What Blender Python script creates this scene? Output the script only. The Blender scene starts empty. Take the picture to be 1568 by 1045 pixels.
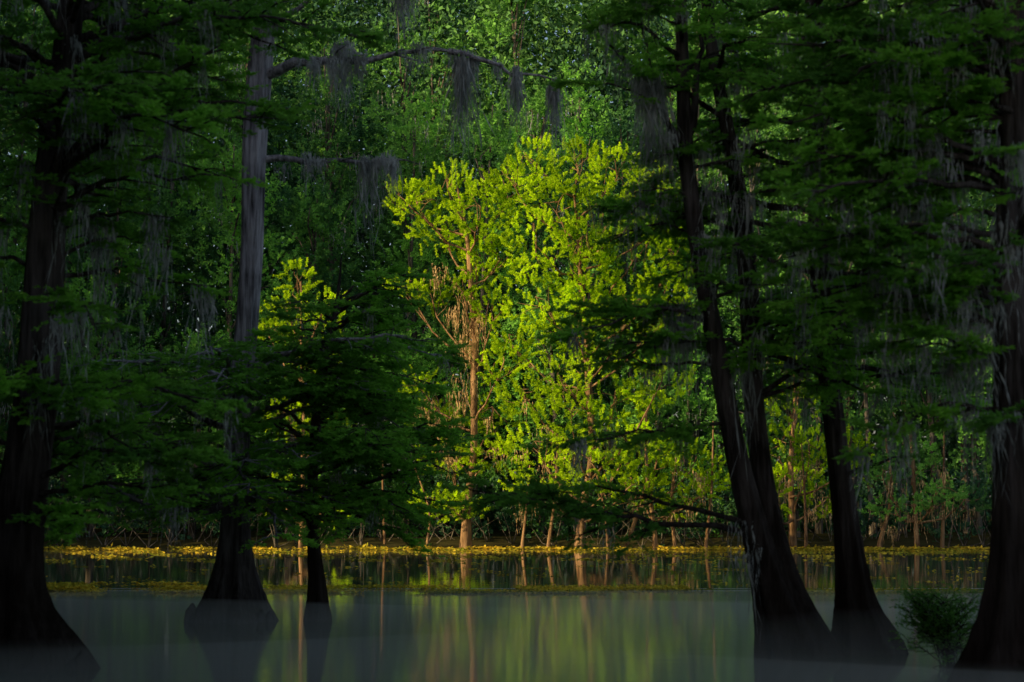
import bpy, math, numpy as np
from mathutils import Vector
rng=np.random.default_rng(7)
U=rng.uniform; N=rng.normal
UP=np.array([0,0,1.0])
# ------------------------------------------------------------------ helpers
FP=3049.0; CH=1.8
def W(u,v,y): return np.array([(u-784)*y/FP, y, CH+(780-v)*y/FP])
def unit(a):
    a=np.asarray(a,float); return a/(np.linalg.norm(a,axis=-1,keepdims=True)+1e-9)
class Acc:
    def __init__(s): s.v=[];s.f=[];s.t=[];s.n=0
    def add(s,v,f,t):
        s.v.append(np.asarray(v,np.float32)); s.f.append(np.asarray(f,np.int32)+s.n); s.t.append(np.broadcast_to(np.asarray(t,np.float32),(len(f),))); s.n+=len(v)
    def leaves(s,c,a,b,t):
        n=len(c)
        if n==0: return
        v=np.stack([c,c+a*.45+b,c+a,c+a*.45-b],1).reshape(-1,3)
        s.add(v,np.arange(4*n).reshape(n,4),t)
    def obj(s,name,mat,parent=None,smooth=False):
        if not s.v: return None
        v=np.concatenate(s.v);f=np.concatenate(s.f);t=np.concatenate(s.t)
        me=bpy.data.meshes.new(name)
        me.vertices.add(len(v)); me.vertices.foreach_set('co',v.ravel())
        me.loops.add(f.size); me.loops.foreach_set('vertex_index',f.ravel())
        me.polygons.add(len(f)); me.polygons.foreach_set('loop_start',np.arange(0,f.size,4,dtype=np.int32))
        at=me.attributes.new('tint','FLOAT','FACE'); at.data.foreach_set('value',np.ascontiguousarray(t,dtype=np.float32))
        if smooth: me.polygons.foreach_set('use_smooth',np.ones(len(f),bool))
        me.update(calc_edges=True)
        me.materials.append(mat)
        o=bpy.data.objects.new(name,me); bpy.context.collection.objects.link(o)
        if parent: o.parent=parent
        return o
def empty(name):
    o=bpy.data.objects.new(name,None); bpy.context.collection.objects.link(o); return o
def tube(A,p,r,seg=5,tint=.5,flute=None):
    p=np.asarray(p,float); n=len(p); r=np.broadcast_to(np.asarray(r,float),(n,))
    t=unit(np.gradient(p,axis=0)); m=np.abs(unit(p[-1]-p[0])[2])
    ref=np.array([1.,0,0]) if m>.7 else UP
    s=unit(np.cross(t,ref)); q=unit(np.cross(s,t))
    th=np.linspace(0,2*np.pi,seg,endpoint=False)
    R=r[:,None]*np.ones((1,seg))
    if flute is not None: R=R*flute(p,th)
    v=p[:,None,:]+R[...,None]*(np.cos(th)[None,:,None]*s[:,None,:]+np.sin(th)[None,:,None]*q[:,None,:])
    i=np.arange(n-1)[:,None]*seg; j=np.arange(seg)[None,:]; j2=(j+1)%seg
    f=np.stack([i+j,i+j2,i+seg+j2,i+seg+j],-1).reshape(-1,4)
    A.add(v.reshape(-1,3),f,tint)
def crom(P,n):
    P=np.asarray(P,float); P=np.vstack([2*P[0]-P[1],P,2*P[-1]-P[-2]]); m=len(P)-3
    out=[]
    for x in np.linspace(0,m-1e-6,n):
        k=int(x);t=x-k;a,b,c,d=P[k:k+4]
        out.append(.5*((2*b)+(-a+c)*t+(2*a-5*b+4*c-d)*t*t+(-a+3*b-3*c+d)*t**3))
    return np.array(out)
def spray(A,P0,D,L,n,ll,lw,tint,flat=True,spread=.85):
    M=len(P0)
    if M==0: return
    i=np.repeat(np.arange(M),n); t=U(0,1,len(i))**.8
    D=unit(D); d=D[i]; L=np.broadcast_to(L,(M,))[i]
    c=P0[i]+d*(L*t)[:,None]; c[:,2]-=.12*L*t*t
    if flat: S=unit(np.cross(d,UP))*rng.choice([-1,1],len(i))[:,None]
    else: S=unit(np.cross(d,N(0,1,(len(i),3))))
    a=unit(d*.6+S*spread+N(0,.28,(len(i),3)))
    nr=unit((UP if flat else 0)+N(0,.6 if flat else 1,(len(i),3)))
    b=unit(np.cross(a,nr))*lw
    a=a*(ll*(1-.45*t)*U(.65,1.3,len(i)))[:,None]
    tt=np.broadcast_to(tint,(M,))[i]+U(-.12,.12,len(i))
    A.leaves(c,a,b,tt)
def moss(A,P,n,ln,spread=.08,w=.010,tint=.5):
    P=np.atleast_2d(P); M=len(P); n=int(n*1.4); i=np.repeat(np.arange(M),n); k=len(i)
    ln=np.broadcast_to(ln,(M,))[i]*U(.08,1,k)**1.6
    c=P[i]+N(0,1,(k,3))*np.array([spread,spread,spread*.8])
    w=w*.8
    tt=U(.1,.8,k); dr=N(0,.09,(k,2))
    for s in range(4):
        a=np.column_stack([dr+N(0,.16,(k,2)),-np.ones(k)])*(ln*.32)[:,None]
        an=U(0,np.pi,k); b=np.stack([np.cos(an),np.sin(an),0*an],1)*(w*U(.5,1.7,k)*(1.2-.3*s))[:,None]
        A.leaves(c,a,b,tt); c=c+a*.8
def NT(name):
    m=bpy.data.materials.new(name); m.use_nodes=True; nt=m.node_tree; nt.nodes.clear()
    return m,nt,nt.nodes.new('ShaderNodeOutputMaterial')
def leafmat(name,dark,light,trans=.45,nscale=.8,tcol=1.25):
    m,nt,out=NT(name); n=nt.nodes; l=nt.links
    at=n.new('ShaderNodeAttribute'); at.attribute_name='tint'
    tc=n.new('ShaderNodeTexCoord'); no=n.new('ShaderNodeTexNoise'); no.inputs['Scale'].default_value=nscale; no.inputs['Detail'].default_value=1
    l.new(tc.outputs['Object'],no.inputs['Vector'])
    ad=n.new('ShaderNodeMath'); ad.operation='MULTIPLY_ADD'; l.new(no.outputs['Fac'],ad.inputs[0]); ad.inputs[1].default_value=1.6
    l.new(at.outputs['Fac'],ad.inputs[2])
    s=n.new('ShaderNodeMath'); s.operation='SUBTRACT'; l.new(ad.outputs[0],s.inputs[0]); s.inputs[1].default_value=.8; s.use_clamp=True
    mx=n.new('ShaderNodeMix'); mx.data_type='RGBA'; l.new(s.outputs[0],mx.inputs[0])
    mx.inputs[6].default_value=(*dark,1); mx.inputs[7].default_value=(*light,1)
    di=n.new('ShaderNodeBsdfDiffuse'); l.new(mx.outputs[2],di.inputs[0])
    if trans<=0:
        l.new(di.outputs[0],out.inputs[0]); return m
    tr=n.new('ShaderNodeBsdfTranslucent')
    hv=n.new('ShaderNodeHueSaturation'); hv.inputs['Value'].default_value=tcol; hv.inputs['Hue'].default_value=.49; l.new(mx.outputs[2],hv.inputs['Color']); l.new(hv.outputs[0],tr.inputs[0])
    ms=n.new('ShaderNodeMixShader'); ms.inputs[0].default_value=trans; l.new(di.outputs[0],ms.inputs[1]); l.new(tr.outputs[0],ms.inputs[2])
    l.new(ms.outputs[0],out.inputs[0]); return m
def barkmat(name,dark,light,sc=9,wet=True):
    m,nt,out=NT(name); n=nt.nodes; l=nt.links
    tc=n.new('ShaderNodeTexCoord'); mp=n.new('ShaderNodeMapping'); mp.inputs['Scale'].default_value=(sc,sc,sc*.09); l.new(tc.outputs['Object'],mp.inputs[0])
    no=n.new('ShaderNodeTexNoise'); no.inputs['Scale'].default_value=1.6; no.inputs['Detail'].default_value=6; no.inputs['Roughness'].default_value=.65; l.new(mp.outputs[0],no.inputs['Vector'])
    n2=n.new('ShaderNodeTexNoise'); n2.inputs['Scale'].default_value=1.3; n2.inputs['Detail'].default_value=3; l.new(tc.outputs['Object'],n2.inputs['Vector'])
    mu=n.new('ShaderNodeMath'); mu.operation='MULTIPLY_ADD'; l.new(n2.outputs['Fac'],mu.inputs[0]); mu.inputs[1].default_value=.6; mu.inputs[2].default_value=-.3
    ad=n.new('ShaderNodeMath'); ad.operation='ADD'; l.new(no.outputs['Fac'],ad.inputs[0]); l.new(mu.outputs[0],ad.inputs[1])
    cr=n.new('ShaderNodeValToRGB'); cr.color_ramp.elements[0].position=.35; cr.color_ramp.elements[1].position=.68
    cr.color_ramp.elements[0].color=(*dark,1); cr.color_ramp.elements[1].color=(*light,1); l.new(ad.outputs[0],cr.inputs[0])
    col=cr.outputs[0]
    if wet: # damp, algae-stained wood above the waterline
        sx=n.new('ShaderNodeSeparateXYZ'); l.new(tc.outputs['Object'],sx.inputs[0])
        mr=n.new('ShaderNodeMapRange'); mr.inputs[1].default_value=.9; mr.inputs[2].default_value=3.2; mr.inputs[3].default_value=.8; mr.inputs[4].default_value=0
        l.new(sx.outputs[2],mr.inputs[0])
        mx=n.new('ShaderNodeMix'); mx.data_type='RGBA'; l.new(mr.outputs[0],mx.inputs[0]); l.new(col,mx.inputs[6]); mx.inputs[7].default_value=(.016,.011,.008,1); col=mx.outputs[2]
    bp=n.new('ShaderNodeBump'); bp.inputs['Strength'].default_value=.9; bp.inputs['Distance'].default_value=.05; l.new(no.outputs['Fac'],bp.inputs['Height'])
    bs=n.new('ShaderNodeBsdfDiffuse')
    l.new(col,bs.inputs['Color']); l.new(bp.outputs[0],bs.inputs['Normal']); l.new(bs.outputs[0],out.inputs[0]); return m

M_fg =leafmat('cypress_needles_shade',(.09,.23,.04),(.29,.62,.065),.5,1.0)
M_sun=leafmat('cypress_needles_sunlit',(.15,.31,.008),(.68,.88,.022),.5,.6)  # sunlit brightness is put into the needle colour itself
M_bg =leafmat('forest_leaves_hazed',(.05,.14,.06),(.27,.60,.09),.35,.2)  # bluish distance haze is mixed into the leaf colour
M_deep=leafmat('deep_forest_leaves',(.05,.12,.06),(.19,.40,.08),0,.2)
M_std=leafmat('stand_leaves',(.02,.04,.012),(.06,.11,.02),0,.3)
M_moss=leafmat('spanish_moss_grey',(.20,.20,.18),(.58,.56,.52),.3,2)
M_mossg=leafmat('spanish_moss_sunlit',(.36,.22,.10),(.80,.56,.28),.35,2,1.0)  # lit copy of the grey moss, golden sunlight painted into its colour
M_weed=leafmat('floating_weed_sunlit',(.14,.20,.02),(.85,.58,.05),.2,.35)  # golden end is painted sunlight, where the weeds get little direct sun
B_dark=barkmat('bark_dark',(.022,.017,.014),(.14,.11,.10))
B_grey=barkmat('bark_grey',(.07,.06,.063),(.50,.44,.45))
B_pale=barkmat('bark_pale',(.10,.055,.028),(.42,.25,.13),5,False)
B_bg=barkmat('bark_forest',(.03,.025,.02),(.24,.20,.16),4,False)

# ------------------------------------------------------------------ foreground cypress
class Tree:
    def __init__(s,name): s.e=empty(name); s.w=Acc(); s.l=Acc(); s.m=Acc()
    def fin(s,bark,leaf,mossm):
        s.w.obj('trunk_and_limbs',bark,s.e,True); s.l.obj('needle_foliage',leaf,s.e); s.m.obj('hanging_moss',mossm,s.e)
def trunk(T,pts,rad,fl=.28,nf=6,seg=40,rings=90):
    q=np.array([list(p)+[r] for p,r in zip(pts,rad)]); q=crom(q,rings); p=q[:,:3].copy(); r=q[:,3]
    ph=U(0,6); ph2=U(0,6)
    z=p[:,2]; p[:,0]+=.03*np.sin(z*1.3+ph); p[:,1]+=.03*np.cos(z*1.1+ph)
    def flute(P,th):
        z=P[:,2:3]; a=fl*np.exp(-np.maximum(z,0)/1.1)+.05
        return 1+a*np.sin(nf*th[None]+ph+.25*np.sin(z*1.5))+a*.5*np.sin((nf*2+1)*th[None]+ph2+z*.3)+.025*np.sin(11*th[None]+z*2.)+N(0,.012,(len(P),len(th)))
    tube(T.w,p,np.maximum(r,.01),seg,.5,flute)
    return p,r
def pick(p,z0,z1):
    k=np.where((p[:,2]>z0)&(p[:,2]<z1))[0]; return p[rng.choice(k)]
def limb(T,p0,p1,r0,dens=5,n=17,ll=.10,lw=.017,tint=.5,mo=.15,ter=8,sag=.1,start=.2,mlen=.5,leaf=True,jit=.05):
    p0=np.asarray(p0,float);p1=np.asarray(p1,float);L=np.linalg.norm(p1-p0);k=11
    t=np.linspace(0,1,k)[:,None]
    j=np.cumsum(N(0,jit*L*.45,(k,3)),0); j-=t*j[-1]; j*=np.sin(np.pi*t)**.5
    P=p0+(p1-p0)*t+j; P[:,2]+=(sag*L*np.sin(np.pi*t))[:,0]
    tube(T.w,P,r0*(1-.85*t[:,0]),6)
    ax=unit(p1-p0); side=unit(np.cross(ax,UP)+1e-6)
    ns=max(3,int(L*dens)); P0=[];D=[];LL=[];mp=[]
    for _ in range(ns):
        tt=U(start,1); x=tt*(k-1); i=min(int(x),k-2); c=P[i]+(P[i+1]-P[i])*(x-i)
        d=unit(ax*U(.3,.9)+side*rng.choice([-1,1])*U(.4,1)+UP*N(.0,.22))
        l=(.26*L*(1-.6*tt)+.2)*U(.5,1.3)
        q=c+d*l; q[2]-=.12*l; mid=(c+q)/2+N(0,.03*l,3)+UP*.04*l
        tube(T.w,[c,mid,q],[r0*.28*(1-.6*tt)+.004,r0*.15+.003,.002],4)
        a=U(.1,1,ter); sd=unit(np.cross(d,UP)); sg=rng.choice([-1,1],ter)
        P0.append(c+(q-c)*a[:,None]); D.append(d*.8+sd*sg[:,None]*.75+N(0,.18,(ter,3))); LL.append(U(.14,.34,ter)*(.8+.12*l))
        if U()<mo: mp.append(c+(q-c)*U(.1,.9))
    if leaf: spray(T.l,np.concatenate(P0),np.concatenate(D),np.concatenate(LL),n,ll,lw,tint+U(-.25,.25))
    if mp: moss(T.m,np.array(mp),22,mlen*U(.5,1.6,len(mp)),.05)
    return P
def autolimbs(T,p,zs,lenf,dens=5,bias=None,rise=.1,**k):
    for z in zs:
        i=np.argmin(abs(p[:,2]-z)); a=U(0,2*np.pi)
        if bias is not None and U()<.6: a=N(bias[0],bias[1])
        L=lenf(z)*U(.65,1.2); d=np.array([np.cos(a),np.sin(a),rise+N(0,.12)])
        limb(T,p[i],p[i]+d*L,.012+.013*L,dens,**k)

# left edge
T=Tree('bald_cypress'); y=23
p,r=trunk(T,[W(45,1090,y),W(45,1018,y),W(32,930,y),W(28,850,y),W(36,740,y),W(50,600,y),W(66,400,y),W(80,200,y),W(92,0,y),W(110,-300,y),W(120,-600,y)],
  [.95,.66,.38,.30,.27,.25,.22,.18,.15,.10,.03],.22,6)
autolimbs(T,p,U(5.3,10,46),lambda z:3.1 if z<9 else 2.2,5.5,(0.2,1.2),mo=.12,mlen=.6)
autolimbs(T,p,U(3.4,5.3,7),lambda z:1.8,4.5,(0.2,1.2),mo=.4,mlen=.9)
autolimbs(T,p,U(1.5,3.4,18),lambda z:2.1,6,(0.2,1.0),mo=.1,rise=0)
limb(T,W(60,330,y),W(310,262,22),.05,5,mo=.3)
limb(T,W(80,300,y),W(330,60,22),.06,6,mo=.2)
limb(T,W(85,100,y),W(480,40,22),.05,7,mo=.2)
limb(T,W(85,180,y),W(430,165,22.5),.05,4,mo=.2)
for _ in range(14):
    moss(T.m,pick(p,3.2,9)+np.array([N(0.15,.35),-.2,0]),22,U(.4,1.3),.05)
for (u,v,h) in [(130,1012,.22),(118,1025,.12),(-20,1030,.3)]:
    b=W(u,v,22.6); b[2]=-.2; tube(T.w,[b,b+[0,0,.2+h*.6],b+[.01,0,.2+h]],[.13,.07,.012],10)
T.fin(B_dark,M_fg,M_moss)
# grey trunk, left centre
T=Tree('bald_cypress'); y=32.3
p,r=trunk(T,[W(357,1000,y),W(357,950,y),W(357,900,y),W(358,850,y),W(362,780,y),W(368,650,y),W(374,480,y),W(384,300,y),W(392,100,y),W(400,-100,y),W(410,-350,y)],
  [.82,.60,.40,.28,.22,.19,.18,.185,.2,.15,.04],.2,5)
autolimbs(T,p,U(9.6,14,20),lambda z:2.6,5,mo=.2,mlen=.7)
autolimbs(T,p,U(1.7,4.4,38),lambda z:3.0,5.5,(-1.6,1.5),mo=.04,rise=-.04,tint=.5)
limb(T,W(400,240,y),W(640,248,y-.6),.065,2.0,mo=.1,sag=.04,n=5,ter=3)
limb(T,W(392,110,y),W(690,70,y-.8),.1,2,mo=.1,sag=.05,n=4,ter=3)
limb(T,W(685,70,y-.8),W(865,125,y-.8),.055,2.5,mo=.1,sag=.04,n=5,ter=3)
limb(T,W(362,770,y),W(110,712,31),.07,5,mo=.1,sag=-.08,n=9)
limb(T,W(362,760,y),W(200,640,31),.05,6,mo=.1,n=12)
for (u,v,lp,wd,nn) in [(478,240,45,10,70),(560,240,115,10,110),(590,240,60,9,90),(712,78,160,8,150),(700,75,70,8,90),(792,100,90,5,80),(852,118,95,5,90),(505,90,60,12,120),(475,85,50,10,80),(545,75,50,9,70),(430,250,30,6,20),(620,-20,70,10,80),(520,60,90,10,90),(640,60,40,8,50),(760,90,40,6,40)]:
    P=W(u,v,y-.7)+np.stack([N(0,wd*.0106*.9,11),N(0,.1,11),N(0,.04,11)],1); moss(T.m,P,nn//6,lp*.0106*U(.15,1.5,11),.035,.012)
for (u,h,rr) in [(300,.3,.12),(312,.22,.1),(418,.18,.1),(405,.2,.12),(335,.2,.12)]:
    b=W(u,950,y); b[1]-=.2; b[2]=-.2; tube(T.w,[b,b+[0,0,.2+h*.6],b+[.02,0,.2+h]],[rr*1.3,rr*.8,.02],10)
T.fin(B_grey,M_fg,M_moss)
# slim cypress with conical crown
T=Tree('bald_cypress'); y=32.5
p,r=trunk(T,[W(486,1000,y),W(486,952,y),W(484,900,y),W(480,850,y),W(478,780,y),W(490,600,y),W(510,480,y),W(518,390,y)],
  [.30,.22,.15,.11,.09,.07,.04,.01],.15,5,seg=24)
autolimbs(T,p,U(1.45,5.3,62),lambda z:2.5*(1-((z-1)/6.0))+.4,6,(-.5,1.2),mo=.01,rise=.05,tint=.6)
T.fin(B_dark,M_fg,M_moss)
# double leaning cypress, right
T=Tree('bald_cypress'); y=24.6
p,r=trunk(T,[W(1225,1070,y),W(1215,1003,y),W(1188,920,y),W(1163,840,y),W(1125,700,y),W(1100,560,y),W(1078,400,y),W(1052,200,y),W(1044,0,y),W(1040,-300,y),W(1040,-500,y)],
  [.60,.41,.24,.17,.13,.115,.105,.09,.07,.05,.01],.2,6)
autolimbs(T,p,U(7.0,10.5,16),lambda z:1.6,5,mo=.2)
p2,r=trunk(T,[W(1235,1070,24.8),W(1222,990,24.8),W(1200,900,24.9),W(1180,800,25),W(1160,640,25),W(1143,400,25),W(1120,200,25),W(1090,0,25),W(1070,-300,25)],
  [.6,.38,.2,.135,.125,.115,.09,.07,.02],.1,5)
autolimbs(T,p2,U(2.8,8,24),lambda z:1.7,5.5,(0.2,1.0),mo=.15)
autolimbs(T,p,U(3.2,7,8),lambda z:1.0,5,mo=.25)
limb(T,W(1100,490,y),W(855,515,24),.035,10,mo=.15,sag=.06)
limb(T,W(1100,480,y),W(880,480,25),.03,10,mo=.1,sag=.06)
limb(T,W(1095,560,y),W(900,560,24),.025,3,mo=.3,sag=.03)
limb(T,W(1140,815,y),W(725,752,23.5),.045,9,mo=.04,sag=.02)
limb(T,W(1140,800,y),W(790,760,25),.04,8,mo=.04,sag=.02)
limb(T,W(1120,650,y),W(880,680,23.5),.03,8,mo=.2,sag=.02)
limb(T,W(1055,230,y),W(900,20,y),.05,3.5,mo=.15,n=9)
limb(T,W(1050,260,y),W(985,40,y),.05,3,mo=.5,n=9,mlen=.9)
limb(T,W(1052,220,y),W(1105,-20,y),.06,3,mo=.2,n=12)
limb(T,W(1060,300,y),W(960,330,24),.03,5,mo=.3)
for (u,v,lp,nn) in [(985,110,140,80),(1000,150,150,80),(1020,200,110,70),(1010,120,100,70),(1035,470,130,60),(1050,500,150,60),(1085,360,120,40),(1135,560,200,40),(1143,850,140,30),(1128,800,120,16),(1150,300,160,50),(1090,280,100,40),(940,520,60,30),(930,660,50,25)]:
    P=W(u,v,y-.2)+np.stack([N(0,.09,10),N(0,.12,10),N(0,.05,10)],1); moss(T.m,P,nn//7,lp*.0081*U(.2,1.4,10),.04,.010)
for _ in range(8):
    moss(T.m,(pick(p,3,9) if U()<.5 else pick(p2,3,9))+np.array([N(0,.25),-.12,0]),14,U(.4,1.1),.04)
T.fin(B_dark,M_fg,M_moss)
# second right cypress
T=Tree('bald_cypress'); y=25.2
p,r=trunk(T,[W(1325,1060,y),W(1325,995,y),W(1312,930,y),W(1300,850,y),W(1282,720,y),W(1270,600,y),W(1262,450,y),W(1255,250,y),W(1250,0,y),W(1250,-300,y)],
  [.56,.40,.24,.17,.135,.125,.12,.1,.08,.02],.2,6)
autolimbs(T,p,U(3.4,9.5,62),lambda z:2.4,6,(-.5,1.5),mo=.14,rise=.0,tint=.45)
limb(T,W(1190,335,24.5),W(1410,435,24),.05,5,mo=.4,sag=.05)
limb(T,W(1285,740,y),W(1392,700,24.8),.05,3,mo=.3,n=8)
for _ in range(26):
    moss(T.m,pick(p,3.3,9)+np.array([N(0,.8),N(-.3,.4),U(-.2,.4)]),20,U(.4,1.2),.07)
T.fin(B_dark,M_fg,M_moss)
# right edge large cypress
T=Tree('bald_cypress'); y=20
p,r=trunk(T,[W(1550,1110,y),W(1550,1054,y),W(1552,950,y),W(1552,850,y),W(1553,700,y),W(1556,500,y),W(1560,300,y),W(1562,0,y),W(1562,-400,y),W(1562,-800,y)],
  [.82,.58,.38,.28,.22,.18,.16,.14,.1,.02],.2,7)
autolimbs(T,p,U(3.7,9.5,70),lambda z:2.3,6.5,(2.8,1.1),mo=.14,tint=.5)
autolimbs(T,p,U(2.4,3.9,14),lambda z:1.5,5.5,(2.8,1.1),mo=.4)
limb(T,W(1548,330,y),W(1330,330,20),.03,5,mo=.3)
limb(T,W(1548,180,y),W(1240,240,20),.04,6,mo=.2)
limb(T,W(1548,90,y),W(1140,150,20),.04,7,mo=.2)
limb(T,W(1540,560,y),W(1400,530,19.6),.03,5,mo=.5)
for _ in range(24):
    moss(T.m,pick(p,3.2,7.5)+np.array([-abs(N(0,.7)),N(-.2,.3),U(-.2,.4)]),20,U(.4,1.2),.07)
T.fin(B_dark,M_fg,M_moss)
# shrub near right trunk
T=Tree('swamp_shrub')
b=W(1445,1010,23); b[2]=-.05
for _ in range(34):
    d=np.array([N(-.1,.3),N(0,.25),U(.4,1)]); limb(T,b+N(0,.06,3)*[1,1,0],b+d*.9,.008,14,n=6,ll=.05,lw=.010,mo=0,ter=4,tint=-.1)
T.fin(B_dark,M_fg,M_moss)

# ------------------------------------------------------------------ sunlit far trees
def lobe(A,c,rx,ry,rz,npl,nl,pl,ll,lw,tint,up=.7):
    d=unit(N(0,1,(npl,3))); rad=U(.35,1,npl)**.5
    P=c+d*rad[:,None]*np.array([rx,ry,rz])
    D=unit(d*.7+UP*up+N(0,.35,(npl,3)))
    spray(A,P,D,pl*U(.6,1.3,npl),nl,ll,lw,tint+U(-.2,.2,npl),flat=False)
def fartree(name,y,base,tr,lobes,dens=1.0,yo=0):
    T=Tree(name); s=y/FP
    pts=[W(u,v,y) for u,v,_ in tr]; p,r=trunk(T,pts,[q*s*.75 for *_,q in tr],.2,4,seg=14,rings=50)
    for (u,v,ru,rv) in lobes:
        c=W(u,v,y+N(yo,1.4)); rx=ru*s;rz=rv*s
        k=int(rx*rz*44*dens)+12
        lobe(T.l,c,rx*1.12,rx*.85,rz*1.12,k,68,.52,.14,.026,.55+U(-.3,.3),up=.8)
        z=c[2]-U(.8,2.8)-abs(c[0]-pts[0][0])*.35; i=np.argmin(abs(p[:,2]-max(z,1.2)))
        q0=p[i]; mid=q0*.45+c*.55; mid[2]-=.12*np.linalg.norm(c-q0); C=crom([q0,mid,c,c+[N(0,.3),0,rz*.7]],9); C+=N(0,.06,C.shape)
        tube(T.w,C,np.linspace(.06,.012,9),5)
        for _ in range(6):
            m=C[rng.integers(3,8)]; e=c+unit(N(0,1,3)+[0,0,.5])*[rx,rx,rz]*.85
            tube(T.w,[m,(m+e)/2+N(0,.1,3),e],[.022,.014,.006],4)
    return T,p
T,p=fartree('sunlit_cypress',92,None,[(712,900,16),(712,842,12),(716,780,8),(724,700,7),(727,560,7),(722,440,6),(712,350,4),(700,280,2)],
 [(640,315,42,34),(685,285,42,34),(735,325,48,40),(670,355,45,22),(622,440,30,18),(615,300,22,22),(660,455,35,15),(775,300,40,36),(765,395,40,35),(730,400,30,25),(655,640,36,22),(690,700,40,22),(670,770,40,20),(750,640,40,26),(640,590,30,15),(755,480,30,25),(745,700,35,22),(700,780,45,18),(705,440,25,15),(770,560,35,25),(720,360,40,25)])
P=np.array([p[np.argmin(abs(p[:,2]-(CH+(780-v)*92/FP)))]+[(u-722)*.03,-.3,0] for u,v in zip(N(712,14,20),U(410,640,20))]); moss(T.m,P,14,U(.5,1.5,20),.16,.028)
P=np.array([W(u,v,91.5) for u,v in [(655,630),(665,640),(690,700),(650,615),(680,680),(640,625),(690,540),(672,410),(668,425),(760,690),(690,480),(705,485),(735,490),(730,500)]]); moss(T.m,P,22,U(.6,1.6,14),.2,.03)
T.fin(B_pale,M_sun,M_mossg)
T,p=fartree('sunlit_cypress',90,None,[(885,900,16),(886,842,11),(893,780,8),(905,700,7),(903,600,7),(895,500,5),(888,400,3.5),(880,280,2)],
 [(820,248,36,36),(785,280,36,34),(885,255,45,40),(855,315,50,40),(945,262,45,36),(925,335,50,42),(820,370,45,42),(890,420,55,40),(975,395,55,50),(1020,330,40,50),(825,465,52,38),(785,530,42,28),(880,500,50,36),(965,480,52,40),(1020,460,40,45),(860,580,45,26),(800,610,45,24),(875,645,55,28),(820,690,55,26),(940,620,50,30),(905,715,55,28),(960,690,50,34),(835,745,55,20),(1010,590,45,36),(1060,720,40,34),(965,745,45,22),(905,560,40,22),(1000,280,35,30),(1035,400,35,40),(895,460,35,30),(890,370,35,30)],1,-.9)
P=np.array([W(u,v,88.5) for u,v in zip(U(790,1010,16),U(600,790,16))]); moss(T.m,P,12,U(.5,1.2,16),.2,.026)
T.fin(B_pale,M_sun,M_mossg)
T,p=fartree('sunlit_cypress',89.5,None,[(462,900,8),(462,842,5),(465,700,4),(462,560,3),(458,430,1.5)],
 [(455,430,22,26),(440,480,38,24),(495,475,35,24),(410,510,28,18),(480,550,45,28),(440,640,35,24),(500,660,35,24),(430,760,40,25),(500,780,35,20)],.9)
T.fin(B_pale,M_sun,M_mossg)
T,p=fartree('sunlit_cypress',92,None,[(1212,900,11),(1212,842,8),(1210,740,6),(1215,650,4),(1218,560,2)],
 [(1215,620,35,25),(1195,680,35,25),(1240,690,35,26),(1210,735,45,18),(1180,760,30,20),(1260,770,30,22),(1225,570,25,20),(1300,700,30,30)],1.1,-.8)
P=np.array([W(u,v,90.5) for u,v in zip(U(1190,1260,10),U(690,790,10))]); moss(T.m,P,14,U(.5,1.2,10),.2,.03)
T.fin(B_pale,M_sun,M_mossg)
T,p=fartree('sunlit_cypress',91,None,[(1000,900,8),(1002,842,5),(995,760,4),(990,700,3),(985,620,2)],
 [(1000,700,35,20),(980,760,35,18),(1050,770,35,20),(1085,740,30,20)],.8,-.8)
P=np.array([W(u,v,89.5) for u,v in zip(U(950,1080,9),U(690,800,9))]); moss(T.m,P,14,U(.5,1.2,9),.2,.03)
T.fin(B_pale,M_sun,M_mossg)
T,p=fartree('shore_cypress',90.5,None,[(1400,900,8),(1402,842,6),(1398,760,4),(1395,650,3)],
 [(1400,700,35,20),(1430,760,45,18),(1370,780,40,20),(1470,770,35,20),(1350,730,30,18)],.9,-.8)
P=np.array([W(u,v,90) for u,v in zip(U(1340,1480,14),U(720,810,14))]); moss(T.m,P,14,U(.5,1.2,14),.2,.03)
T.fin(B_pale,M_bg,M_mossg)

# ------------------------------------------------------------------ background forest
F=Acc();FD=Acc();FW=Acc();FM=Acc();FL=Acc()
rows=[(97.5,4.2,9,15,32),(103,4.6,17,23,34),(110,5.2,24,31,36),(120,6,30,38,40)]
for yy,sp,h0,h1,xm in rows:
    for x in np.arange(-xm,xm,sp):
        bx=x+N(0,1);by=yy+N(0,1.8);H=U(h0,h1); tl=U(-.35,.35)
        lean=N(0,.05); tp=np.array([[bx,by,-.2],[bx+lean*H*.4,by,H*.45],[bx+lean*H,by,H]]); tube(FW,crom(tp,9),np.linspace(.24,.03,9),7)
        nlb=int(18+H*.5) if yy<108 else int(22+H*.75)
        for k in range(nlb):
            z=H*U(.12 if yy<100 else .3,1.0); f=z/H; rr=(1.0-f)*2.6+.8
            c=np.array([bx+lean*z+N(0,rr*.75),by+N(0,rr*.6),z]); rx=U(.9,1.9)
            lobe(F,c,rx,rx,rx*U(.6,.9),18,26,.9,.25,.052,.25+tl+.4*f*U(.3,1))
            if U()<.5: tube(FW,[tp[0]+(tp[-1]-tp[0])*max(f-.12,.05),(c+tp[0]*[1,1,0]+[0,0,z-.8])/2*[1,1,0]+[0,0,z-.5],c],[.06,.04,.015],4)
            if U()<.12: moss(FM,c-[0,rx*.8,rx*.3],14,U(.8,2),.25,.03)
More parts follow.
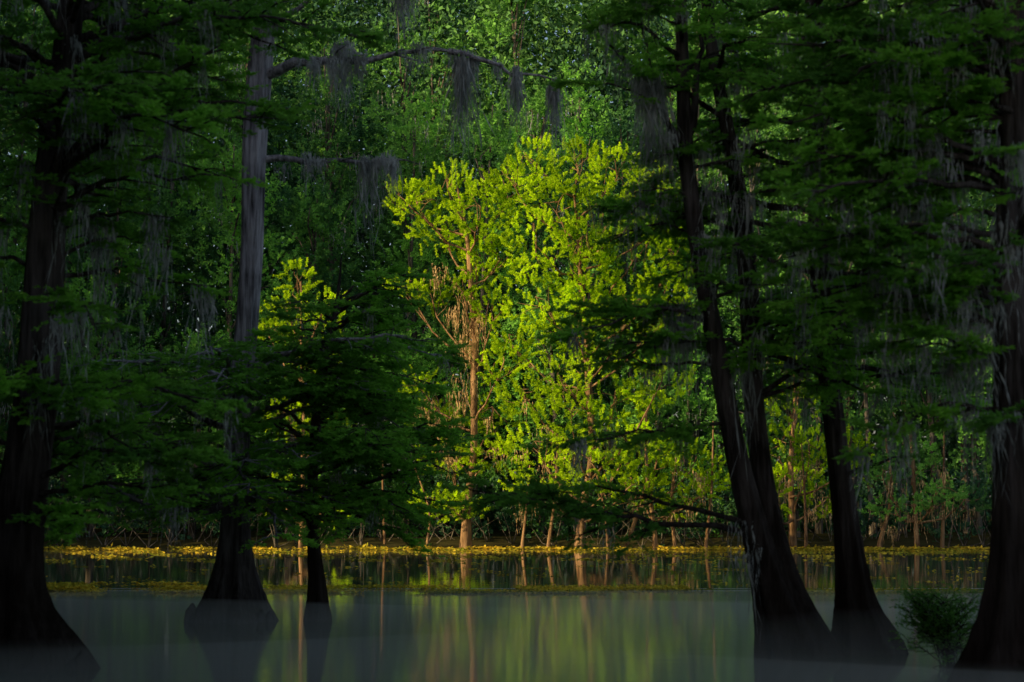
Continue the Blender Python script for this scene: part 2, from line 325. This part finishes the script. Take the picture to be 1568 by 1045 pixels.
# deep forest behind: leafy volume thinning towards an uneven top
def deep(n,y0,y1,la,lb,wd,pw=.9):
    x=U(-54,54,n);yv=U(y0,y1,n); top=43+2.5*np.sin(x*.55)+1.5*np.sin(x*1.3+yv*.3)
    z=top*U(0,1,n)**pw
    a=unit(N(0,1,(n,3)))*U(la,lb,n)[:,None]; b=unit(np.cross(a,N(0,1,(n,3))))*wd
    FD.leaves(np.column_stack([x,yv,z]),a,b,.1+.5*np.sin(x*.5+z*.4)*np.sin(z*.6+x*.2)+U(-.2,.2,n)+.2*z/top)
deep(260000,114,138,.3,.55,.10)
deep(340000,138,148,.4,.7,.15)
# understory thicket along the shore
for x in np.arange(-36,36,.45):
    c=np.array([x+N(0,.5),96+N(0,1.2),U(.3,3.2)]); rx=U(.7,1.3)
    lobe(FD,c,rx,rx,rx*.7,18,14,.5,.22,.055,U(-.5,.1))
for x in np.arange(-36,36,1.0):
    b=np.array([x,93.8+N(0,.8),0.])
    for _ in range(4):
        e=b+np.array([N(0,1),N(0,.4),U(.8,2.6)]); tube(FW,[b,(b+e)/2+N(0,.2,3),e],[.03,.018,.008],4)
# slender pale shoreline trunks
for u,h,rr in [(960,6.5,.1),(1032,5,.09),(1080,6,.08),(800,4,.07),(840,5,.08),(930,4.5,.07),(1345,5.5,.11),(1440,6,.09),(1232,5,.08),(1170,5.5,.08),(655,4,.06),(590,5,.07)]:
    b=W(u,842,91.3+N(0,.6)); b[2]=-.2; e=b+[N(0,.5),N(0,.3),h]; tube(FL,crom([b,b+[0,0,.5],(b+e)/2+[N(0,.2),0,0],e],10),np.concatenate([[rr*2],np.linspace(rr*1.3,rr*.4,9)]),8)
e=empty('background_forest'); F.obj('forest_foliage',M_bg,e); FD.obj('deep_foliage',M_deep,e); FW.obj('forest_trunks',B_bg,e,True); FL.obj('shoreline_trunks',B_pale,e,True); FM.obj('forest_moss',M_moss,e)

# ------------------------------------------------------------------ unseen stands added at left to block the sun, gap left for the beam
dv=np.array([.85,.53]); dv/=np.linalg.norm(dv); pv=np.array([-dv[1],dv[0]])
def stand(name,n,xy,H,ntr):
    A=Acc();Wd=Acc()
    P2=xy(n); hh=H(P2)
    z=hh*U(0.01,1,n)**.9
    c=np.column_stack([P2,z]); a=unit(N(0,1,(n,3)))*U(.9,1.6,n)[:,None]; b=unit(np.cross(a,N(0,1,(n,3))))*.42
    A.leaves(c,a,b,U(.1,.8,n))
    Q=xy(ntr)
    for q in Q:
        h=H(q[None])[0]; tube(Wd,crom([[q[0],q[1],-.5],[q[0]+N(0,.3),q[1],h*.5],[q[0]+N(0,.5),q[1],h*.92]],7),np.linspace(.5,.05,7),8)
    e=empty(name); A.obj('stand_foliage',M_std,e); Wd.obj('stand_trunks',B_dark,e)
def bandST(s0,s1):
    def f(n):
        s=U(s0,s1,n); t=.316*s-6-U(0,14,n); return s[:,None]*pv+t[:,None]*dv
    return f
hB=lambda P: 25+2.5*np.sin(P[:,0]*.6)+1.5*np.sin(P[:,1]*.45+1)
hA=lambda P: hB(P)-7*np.clip((30-P[:,1])/15,0,1)+5*np.clip((P[:,1]-32)/10,0,1)
stand('shade_stand_left',52000,bandST(-4,70.3),hA,50)
stand('shade_stand_left',15500,bandST(84.5,128),lambda P:hB(P)+12,30)

# ------------------------------------------------------------------ floating weeds
A=Acc()
def weeds(n,x0,x1,y0,y1,s,t,thr=0.,zz=.05):
    x=U(x0,x1,n);y=U(y0,y1,n)
    f=np.sin(x*.9+3*np.sin(y*.35))+np.sin(x*2.3+y*.8+1)+.8*np.sin(y*2.1+.4*x)
    k=f>thr; x=x[k];y=y[k];m=len(x)
    a=unit(np.column_stack([N(0,1,m),N(0,1,m),N(.05,.15,m)]))*s*U(.6,1.4,m)[:,None]
    b=unit(np.cross(a,UP+N(0,.3,(m,3))))*s*.33
    A.leaves(np.column_stack([x,y,U(.01,zz,m)]),a,b,t+U(-.4,.4,m))
weeds(20000,-26,28,87,91.8,.17,.65,.3,.10)
weeds(9000,-26,28,83,87.5,.16,.5,.9,.05)
weeds(14000,-26,28,68,84,.16,.5,1.2,.03)
weeds(20000,-22,24,47,78,.12,.5,1.5,.02)
weeds(16000,-12,4,43.0,46.4,.08,.6,-.1,.06)
weeds(9000,-2,14,42.8,44.8,.07,.25,.0)
weeds(8000,-12,-6,44,47,.10,.8,.2,.1)
A.obj('floating_water_weeds',M_weed)

# ------------------------------------------------------------------ ground, water, mist
gx=np.unique(np.concatenate([np.linspace(-1500,-100,8),np.linspace(-100,100,61),np.linspace(100,1500,8)]))
gy=np.unique(np.concatenate([np.linspace(-1500,-40,8),np.linspace(-40,160,81),np.linspace(160,1500,8)]))
X,Y=np.meshgrid(gx,gy); sh=92.5+.8*np.sin(X*.31)+.6*np.sin(X*.83+2)
Z=np.clip((Y-sh)*.25,-.9,.45)+.05*np.sin(X*.7)*np.sin(Y*.9)
def grid(X,Y,Z):
    v=np.stack([X,Y,Z],-1).reshape(-1,3); ny,nx=X.shape
    i=np.arange(ny-1)[:,None]*nx; j=np.arange(nx-1)[None]
    return v,np.stack([i+j,i+j+1,i+nx+j+1,i+nx+j],-1).reshape(-1,4)
m,nt,out=NT('swamp_soil'); n=nt.nodes;l=nt.links
tc=n.new('ShaderNodeTexCoord');no=n.new('ShaderNodeTexNoise');no.inputs['Scale'].default_value=1.2;no.inputs['Detail'].default_value=8;l.new(tc.outputs['Object'],no.inputs[0])
cr=n.new('ShaderNodeValToRGB');cr.color_ramp.elements[0].color=(.02,.015,.008,1);cr.color_ramp.elements[1].color=(.09,.08,.03,1);l.new(no.outputs[0],cr.inputs[0])
bs=n.new('ShaderNodeBsdfDiffuse');l.new(cr.outputs[0],bs.inputs[0]);l.new(bs.outputs[0],out.inputs[0])
A=Acc();v,f=grid(X,Y,Z);A.add(v,f,.5);A.obj('ground',m,None,True)
m,nt,out=NT('swamp_water'); n=nt.nodes;l=nt.links
tc=n.new('ShaderNodeTexCoord');sx=n.new('ShaderNodeSeparateXYZ');l.new(tc.outputs['Object'],sx.inputs[0])
mr=n.new('ShaderNodeMapRange');mr.inputs[1].default_value=42;mr.inputs[2].default_value=46;mr.inputs[3].default_value=.07;mr.inputs[4].default_value=.03;l.new(sx.outputs[1],mr.inputs[0])
mp=n.new('ShaderNodeMapping');mp.inputs['Scale'].default_value=(.5,1.6,1);l.new(tc.outputs['Object'],mp.inputs[0])
no=n.new('ShaderNodeTexNoise');no.inputs['Scale'].default_value=1.5;no.inputs['Detail'].default_value=3;l.new(mp.outputs[0],no.inputs[0])
bp=n.new('ShaderNodeBump');bp.inputs['Distance'].default_value=.02;bp.inputs['Strength'].default_value=.1;l.new(no.outputs[0],bp.inputs['Height'])
bs=n.new('ShaderNodeBsdfPrincipled');bs.inputs['Base Color'].default_value=(.07,.075,.045,1);bs.inputs['IOR'].default_value=1.5
l.new(mr.outputs[0],bs.inputs['Roughness']);l.new(bp.outputs[0],bs.inputs['Normal']);l.new(bs.outputs[0],out.inputs[0])
A=Acc();X,Y=np.meshgrid([-1500,1500],[-1500,1500]);v,f=grid(X,Y,X*0.);A.add(v,f,.5);A.obj('water',m)
# mist layer: closed lens of thin scattering vapour lying on the water
gx=np.linspace(-18,18,60);gy=np.linspace(-8,45,70);X,Y=np.meshgrid(gx,gy)
tp=np.clip((45-Y)/18,0,1)*np.clip((Y+8)/6,0,1)*np.clip((18-abs(X))/4,0,1)
Zt=.03+tp*(.42+.08*np.sin(X*.6+np.sin(Y*.4)*2)+.06*np.sin(Y*.5+X*.2))
A=Acc();v,f=grid(X,Y,Zt);A.add(v,f,.5);v,f=grid(X,Y,X*0+.02);A.add(v,f[:,::-1],.5)
m,nt,out=NT('mist_vapour');vs=nt.nodes.new('ShaderNodeVolumeScatter');vs.inputs['Color'].default_value=(1,.97,.82,1);vs.inputs['Density'].default_value=.042;vs.inputs['Anisotropy'].default_value=0
nt.links.new(vs.outputs[0],out.inputs['Volume']);
o=A.obj('mist',m)

# ------------------------------------------------------------------ light, world, camera
EL=21
w=bpy.data.worlds.new('World');bpy.context.scene.world=w;w.use_nodes=True;nt=w.node_tree
sk=nt.nodes.new('ShaderNodeTexSky');sk.sky_type='NISHITA';sk.sun_disc=False;sk.sun_elevation=math.radians(EL);sk.sun_rotation=math.radians(238);sk.dust_density=3
bg=nt.nodes['Background'];bg.inputs[1].default_value=.15;nt.links.new(sk.outputs[0],bg.inputs[0])
L=bpy.data.lights.new('sun','SUN');L.energy=5;L.angle=math.radians(.5);L.color=(1,.80,.42)
so=bpy.data.objects.new('sun',L);bpy.context.collection.objects.link(so)
c=math.cos(math.radians(EL));so.rotation_mode='QUATERNION'
so.rotation_quaternion=Vector((dv[0]*c,dv[1]*c,-math.sin(math.radians(EL)))).to_track_quat('-Z','Y');so.location=(-60,10,40)
cam=bpy.data.cameras.new('camera');co=bpy.data.objects.new('camera',cam);bpy.context.collection.objects.link(co)
co.location=(0,0,CH);cam.lens=70;cam.sensor_width=36;cam.clip_end=4000
co.rotation_euler=(math.radians(90)+math.atan((780-522.5)/FP),0,0)
cam.dof.use_dof=True;cam.dof.focus_distance=88;cam.dof.aperture_fstop=2.4
s=bpy.context.scene;s.camera=co;s.view_settings.view_transform='Standard';s.view_settings.look='None';s.view_settings.exposure=0
